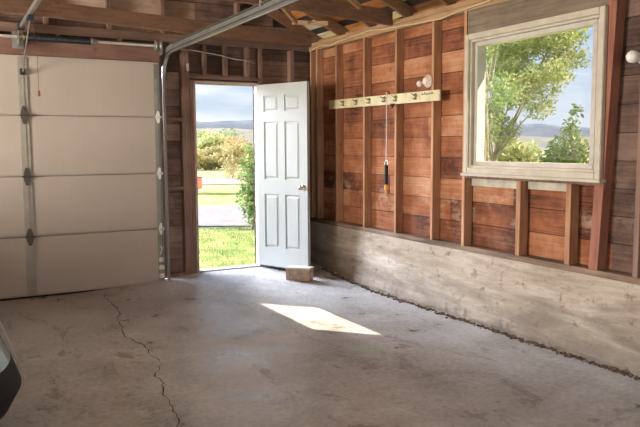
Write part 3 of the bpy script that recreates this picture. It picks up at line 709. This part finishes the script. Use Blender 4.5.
o = cb.build('door_cable', plain('grey_cable', (.42, .38, .36), .6), smooth=True); tag(o, 'thin grey cable sagging across the framing above the doorway', 'cable')
cb = MB(); cb.box(-1.490, -1.465, -.016, -.001, 2.27, 2.35, .003); o = cb.build('switch_plate', plain('pale_plate', (.55, .52, .55), .5)); tag(o, 'small pale rectangular plate on stud left of the doorway top', 'plate')

# ------------------------------------------------------------------ car nose at the left edge
m_car = plain('pale_blue_car_paint', (.36, .44, .48), .25, .3, var=.04)
m_head = plain('dark_purple_glass', (.05, .04, .12), .08)
car = thing('car', (-4.60, -2.3, 0), 'pale blue car with black lower bumper parked at left edge of floor', 'car')
def ring(z_, xr, yn, back, n_=36):
    """plan outline at height z: right extreme xr at y=-3.30, nose at yn"""
    c_x = -4.60; a_ = xr-c_x; b_ = -3.30-yn; out_ = []
    for k_ in range(n_+1):
        t_ = math.pi*k_/n_; ct, st2 = math.cos(t_), math.sin(t_)
        out_.append((c_x+a_*math.copysign(abs(ct)**.62, ct), -3.30-b_*abs(st2)**.85, z_))
    return out_
def loft(levels, name, mat, parent, back=-3.15):
    m_ = MB(); rr = []
    for z_, xr, yn in levels:
        r0 = ring(z_, xr, yn, back); c_x = -4.60
        r0 = [(c_x+(xr-.12-c_x), back, z_)]+r0+[(c_x-(xr-.12-c_x), back, z_)]
        rr.append([m_.bm.verts.new(p) for p in r0])
    for A, B in zip(rr, rr[1:]):
        for k_ in range(len(A)-1): m_.bm.faces.new((A[k_], A[k_+1], B[k_+1], B[k_]))
        m_.bm.faces.new((A[-1], A[0], B[0], B[-1]))
    m_.bm.faces.new(rr[0][::-1]); m_.bm.faces.new(rr[-1]); return m_.build(name, mat, parent, smooth=False)
loft([(.15, -3.60, -3.98), (.25, -3.545, -4.02), (.385, -3.590, -4.02)], 'lower_bumper', m_black, car)
loft([(.387, -3.592, -4.02), (.45, -3.618, -4.00), (.49, -3.637, -3.97)], 'bumper', m_car, car)
loft([(.492, -3.638, -3.965), (.56, -3.668, -3.90)], 'headlight', m_head, car)
loft([(.562, -3.670, -3.895), (.66, -3.71, -3.80), (.72, -3.77, -3.62), (.75, -3.9, -3.4)], 'hood_nose', m_car, car)
m = MB()                                                   # body behind the wheel arches
sec = [(-3.14, .74), (-2.6, .80), (-2.3, .84), (-1.9, 1.28), (-1.2, 1.32), (-.75, 1.15), (-.45, .80)]
rr = []
for y_, h_ in sec:
    rr.append([m.bm.verts.new((-4.60+s1*q, y_, z_)) for s1, q, z_ in ((1, .80, .25), (1, .84, .5), (1, .82, .72), (1, .62 if h_ > .9 else .80, h_), (-1, .62 if h_ > .9 else .80, h_), (-1, .82, .72), (-1, .84, .5), (-1, .80, .25))])
for A, B in zip(rr, rr[1:]):
    for k in range(8): m.bm.faces.new((A[k], A[(k+1) % 8], B[(k+1) % 8], B[k]))
m.bm.faces.new(rr[0][::-1]); m.bm.faces.new(rr[-1]); m.build('body', m_car, car)
for sx in (1, -1):
    for y_ in (-2.85, -.95):
        xw = -4.60+sx*.76
        m = MB(); m.lathe((xw-.08*sx, y_, .29), (sx, 0, 0), [(0, .25), (.02, .285), (.14, .285), (.165, .25), (.165, .18)], 28); m.build('wheel', m_black, car)
m = MB(); m.tube([(-3.645, -3.42, .60), (-3.585, -3.39, .42), (-3.528, -3.37, .25)], [.003, .004, .005], 6); lab(m.build('trim_strip', m_ltmetal, car), 'thin grey edge strip')

# ------------------------------------------------------------------ plants and trees
def leaf_mat(name, stops):
    g_ = N(name); oi = g_.noise((1, 1, 1), 3.5, 4); c_ = g_.ramp(oi, stops); g_.set(c_, .55, 0, .3)
    tl = g_.n('ShaderNodeBsdfTranslucent'); g_.l(c_, tl.inputs[0]); ms_ = g_.n('ShaderNodeMixShader'); ms_.inputs[0].default_value = .35
    g_.l(g_.b.outputs[0], ms_.inputs[1]); g_.l(tl.outputs[0], ms_.inputs[2]); g_.l(ms_.outputs[0], g_.t.nodes['Material Output'].inputs[0]); return g_.m
m_leaf1 = leaf_mat('yellow_green_leaf', [(.35, (.24, .30, .11)), (.5, (.38, .42, .18)), (.65, (.52, .50, .27))])
m_leaf2 = leaf_mat('fresh_green_leaf', [(.35, (.10, .17, .05)), (.5, (.19, .27, .09)), (.65, (.32, .36, .15))])
m_leaf3 = leaf_mat('pale_far_leaf', [(.35, (.27, .27, .11)), (.5, (.38, .35, .16)), (.65, (.48, .40, .23))])
m_leaf4 = leaf_mat('reddish_leaf', [(.35, (.34, .18, .10)), (.65, (.52, .34, .18))])
m_bark = plain('pale_bark', (.36, .29, .22), .9, var=.3)
def leaves(m_, blobs, n_, s_):
    vol = [b[1][0]*b[1][1]*b[1][2] for b in blobs]; tot = sum(vol)
    for b, v_ in zip(blobs, vol):
        c_, r_ = Vector(b[0]), b[1]
        for _ in range(int(n_*v_/tot)):
            d_ = Vector((random.gauss(0, 1), random.gauss(0, 1), random.gauss(0, 1))).normalized()*(random.random()**.45)
            p = c_+Vector((d_.x*r_[0], d_.y*r_[1], d_.z*r_[2]))
            a_ = Vector((random.gauss(0, 1), random.gauss(0, 1), random.gauss(0, .7))).normalized(); b_ = a_.cross(Vector((random.random(), random.random(), random.random()))).normalized()
            k_ = s_*random.uniform(.6, 1.3)
            m_.bm.faces.new([m_.bm.verts.new(q) for q in (p-a_*k_, p-b_*k_*.45+a_*k_*.1, p+a_*k_, p+b_*k_*.45+a_*k_*.1)])
def tree(name, base, h, blobs, n_, s_, mat, label, cat='tree', group=None, r=.08, stems=None):
    t_ = thing(name, base, label, cat, group); b0 = Vector(base)
    m_ = MB(); stems = stems or [[(0, 0, 0), (.1, .05, h*.35), (0, .1, h*.8)]]
    for st2 in stems: m_.tube([b0+Vector(q) for q in st2], [r*(1-.8*i_/(len(st2)-1)) for i_ in range(len(st2))], 7)
    for b in blobs[:14]:
        m_.tube([b0+Vector((0, 0, h*.35)), (b0+Vector((0, 0, h*.4))).lerp(Vector(b[0]), .6), Vector(b[0])], [r*.5, r*.3, r*.12], 5)
    m_.build('trunk' if cat == 'tree' else 'stem', m_bark, t_)
    m_ = MB(); leaves(m_, blobs, n_, s_); o_ = m_.build('foliage', mat, t_); o_['kind'] = 'stuff'; return t_
# tree outside the window: ray (520,90) at 14 m -> (6.0,2.6,2.5)
wt = Vector((5.95, 2.75, 0)); al = Vector((.66, -.75, 0)).normalized()      # direction left->right in the window view
def wp(s_, z_, d_=0): return tuple(wt+al*s_+Vector((.66, .75, 0)).normalized()*d_+Vector((0, 0, z_)))
random.seed(11)
bl_ = []
for i_ in range(80):
    while True:
        s_ = random.uniform(-1.15, .95); z_ = random.uniform(1.1, 3.9)
        if z_ < 2.2 and s_ > .05-.3*(2.2-z_): continue
        if z_ < 2.6 and s_ > .55: continue
        break
    r_ = random.uniform(.22, .38); bl_.append((wp(s_, z_, random.uniform(-.8, .8)), (r_, r_*1.1, r_*.9)))
bl_ += [(wp(1.12, 3.5, .2), (.25, .3, .25)), (wp(1.15, 3.05, -.2), (.2, .25, .22)), (wp(.95, 2.75, 0), (.22, .2, .16)), (wp(1.0, 3.1, 0), (.25, .3, .22)), (wp(.75, 2.5, 0), (.2, .2, .13))]
tree('tree', tuple(wt+al*-.35+Vector((0, 0, -.12))), 3.6, bl_, 28000, .038, m_leaf1, 'leafy yellow green tree filling most of the window view', 'tree', None, .05)
bl_ = [(wp(s_, z_, .9), (.36, .4, .30)) for s_, z_ in ((-.55, 1.25), (-.1, 1.35), (.3, 1.25), (-.3, 1.0), (.2, .95))]
tree('shrub', tuple(Vector(wp(-.1, -.12, .9))), 1.4, bl_, 2400, .055, m_leaf1, 'low yellow green shrub beneath the tree in window view', 'shrub', None, .03)
bl_ = [(wp(s_, z_, .3), (r_, r_, r_*1.3)) for s_, z_, r_ in ((.92, 1.25, .30), (1.1, 1.75, .20), (1.2, 1.3, .28), (1.02, 1.0, .3), (1.2, 2.1, .13), (.7, 1.05, .2))]
tree('shrub', tuple(Vector(wp(1.05, -.12, .3))), 1.9, bl_, 1900, .055, m_leaf2, 'taller green shrub at the lower right corner of window view', 'shrub', None, .03)
bl_ = [(wp(s_, z_, 5), (.35, .4, .35)) for s_, z_ in ((.45, 1.25), (.1, 1.35))]
tree('shrub', tuple(Vector(wp(.3, -.12, 5))), 1.3, bl_, 700, .06, m_leaf4, 'reddish shrub behind the window tree below the mountain', 'shrub', None, .03)
# saplings with tall stems at the left of the window
st = [[(random.uniform(-.1, .1), random.uniform(-.1, .1), 0), (random.uniform(-.2, .2), random.uniform(-.2, .2), 1.8), (random.uniform(-.45, .45), random.uniform(-.3, .3), 3.9)] for _ in range(6)]
b0 = Vector(wp(-.62, -.12, -2.3))
tree('sapling', tuple(b0), 3.6, [(tuple(b0+Vector((dx, dy, z_))), (.28, .28, .4)) for dx, dy, z_ in ((0, 0, 3.2), (.2, -.2, 2.4), (-.15, .1, 1.6))], 700, .05, m_leaf2, 'slender pale stemmed sapling clump at left of the window view', 'tree', None, .022, st)
# bush right of the doorway
random.seed(5)
bb = Vector((1.30, 4.78, -.12))
bl_ = [(tuple(bb+Vector((dx, dy, z_))), (r_, r_, r_)) for dx, dy, z_, r_ in ((.0, 0, 1.25, .24), (.05, .0, .95, .30), (.02, .0, .6, .32), (.15, 0, .35, .33), (.35, -.1, .7, .4), (.35, -.1, 1.2, .33), (.02, .05, 1.48, .16), (.7, -.3, .6, .45))]
tree('bush', tuple(bb), 1.2, bl_, 5200, .045, m_leaf2, 'tall dark green bush just outside the doorway', 'bush', None, .03)
# trees in the valley seen through the doorway
random.seed(9)
spots = [(12.0, 37.5, 1.6, m_leaf3, 'pale olive low tree at far left of the doorway view'), (15.1, 47.5, 2.3, m_leaf1, 'yellow green rounded tree amid the doorway view'), (16.4, 41.5, 1.7, m_leaf3, 'pale sunlit tree right of the yellow green one'),
         (20.0, 58, 3.4, m_leaf2, 'dark green upright tree far in the doorway view'), (15.4, 63, 3.2, m_leaf3, 'distant pale tree above the yellow green one'), (20.5, 49, 2.3, m_leaf4, 'reddish bare tree beside the bush in doorway view'),
         (20.5, 72, 3.2, m_leaf1, 'distant yellow tree left of the dark upright tree'), (17.5, 88, 4.0, m_leaf3, 'most distant pale tree at left of the doorway view'), (25.5, 80, 3.4, m_leaf3, 'distant pale tree right of the dark upright tree')]
for x_, y_, h, mt_, lb in spots:
    h *= 1.15
    base = Vector((x_, y_, -.12)); w_ = h*.8
    bl_ = [(tuple(base+Vector((random.uniform(-w_, w_), random.uniform(-w_, w_), h*random.uniform(.15, .85)))), (w_*.5, w_*.5, h*.22)) for _ in range(11)]
    tree('valley_tree', tuple(base), h, bl_, 2300, .15, mt_, lb, 'tree', None, .12)
for x_, y_, h, lb in ((3.1, 13.6, 1.15, None),): pass
# hedge-like bushes edging the far lawn
for k, (x_, y_, lb) in enumerate(((8.6, 24.0, 'bare tan shrub beside the gravel drive, left of bush'),)):
    base = Vector((x_, y_, -.12)); bl_ = [(tuple(base+Vector((random.uniform(-.4, .4), 0, random.uniform(.3, 1.6)))), (.45, .4, .5)) for _ in range(6)]
    tree('shrub', tuple(base), 1.8, bl_, 1300, .07, m_leaf3, lb, 'shrub', None, .04)
# red post sign at left edge of the doorway
ps = thing('red_post_box', (3.93, 15.6, -.1), 'red box on a short post at left of the doorway view', 'post box')
m = MB(); m.box(3.90, 3.96, 15.57, 15.63, -.11, .03, .005); m.build('post', m_bark, ps)
m = MB(); m.box(3.78, 4.08, 15.5, 15.7, .02, .40, .02); m.box(3.76, 4.10, 15.48, 15.72, .40, .43, .01); lab(m.build('box', plain('red_paint', (.40, .12, .09), .5), ps), 'faded red box')
# grass tufts just outside the doorway
m = MB(); random.seed(3)
for _ in range(9000):
    y_ = random.uniform(.25, 5.4); x_ = -1.35+ (y_*.30)+random.uniform(-.9, 1.7); h_ = random.uniform(.02, .06)
    a_ = random.uniform(0, 6.28); dx, dy = math.cos(a_)*.006, math.sin(a_)*.006; lx, ly = random.uniform(-.02, .02), random.uniform(-.02, .02)
    m.bm.faces.new([m.bm.verts.new(q) for q in ((x_-dx, y_-dy, -.125), (x_+dx, y_+dy, -.125), (x_+lx, y_+ly, -.12+h_))])
o = m.build('grass', leaf_mat('grass_blade', [(.35, (.10, .15, .03)), (.6, (.26, .28, .10))])); tag(o, 'short sunlit grass blades outside the open doorway', 'grass', None, 'stuff')
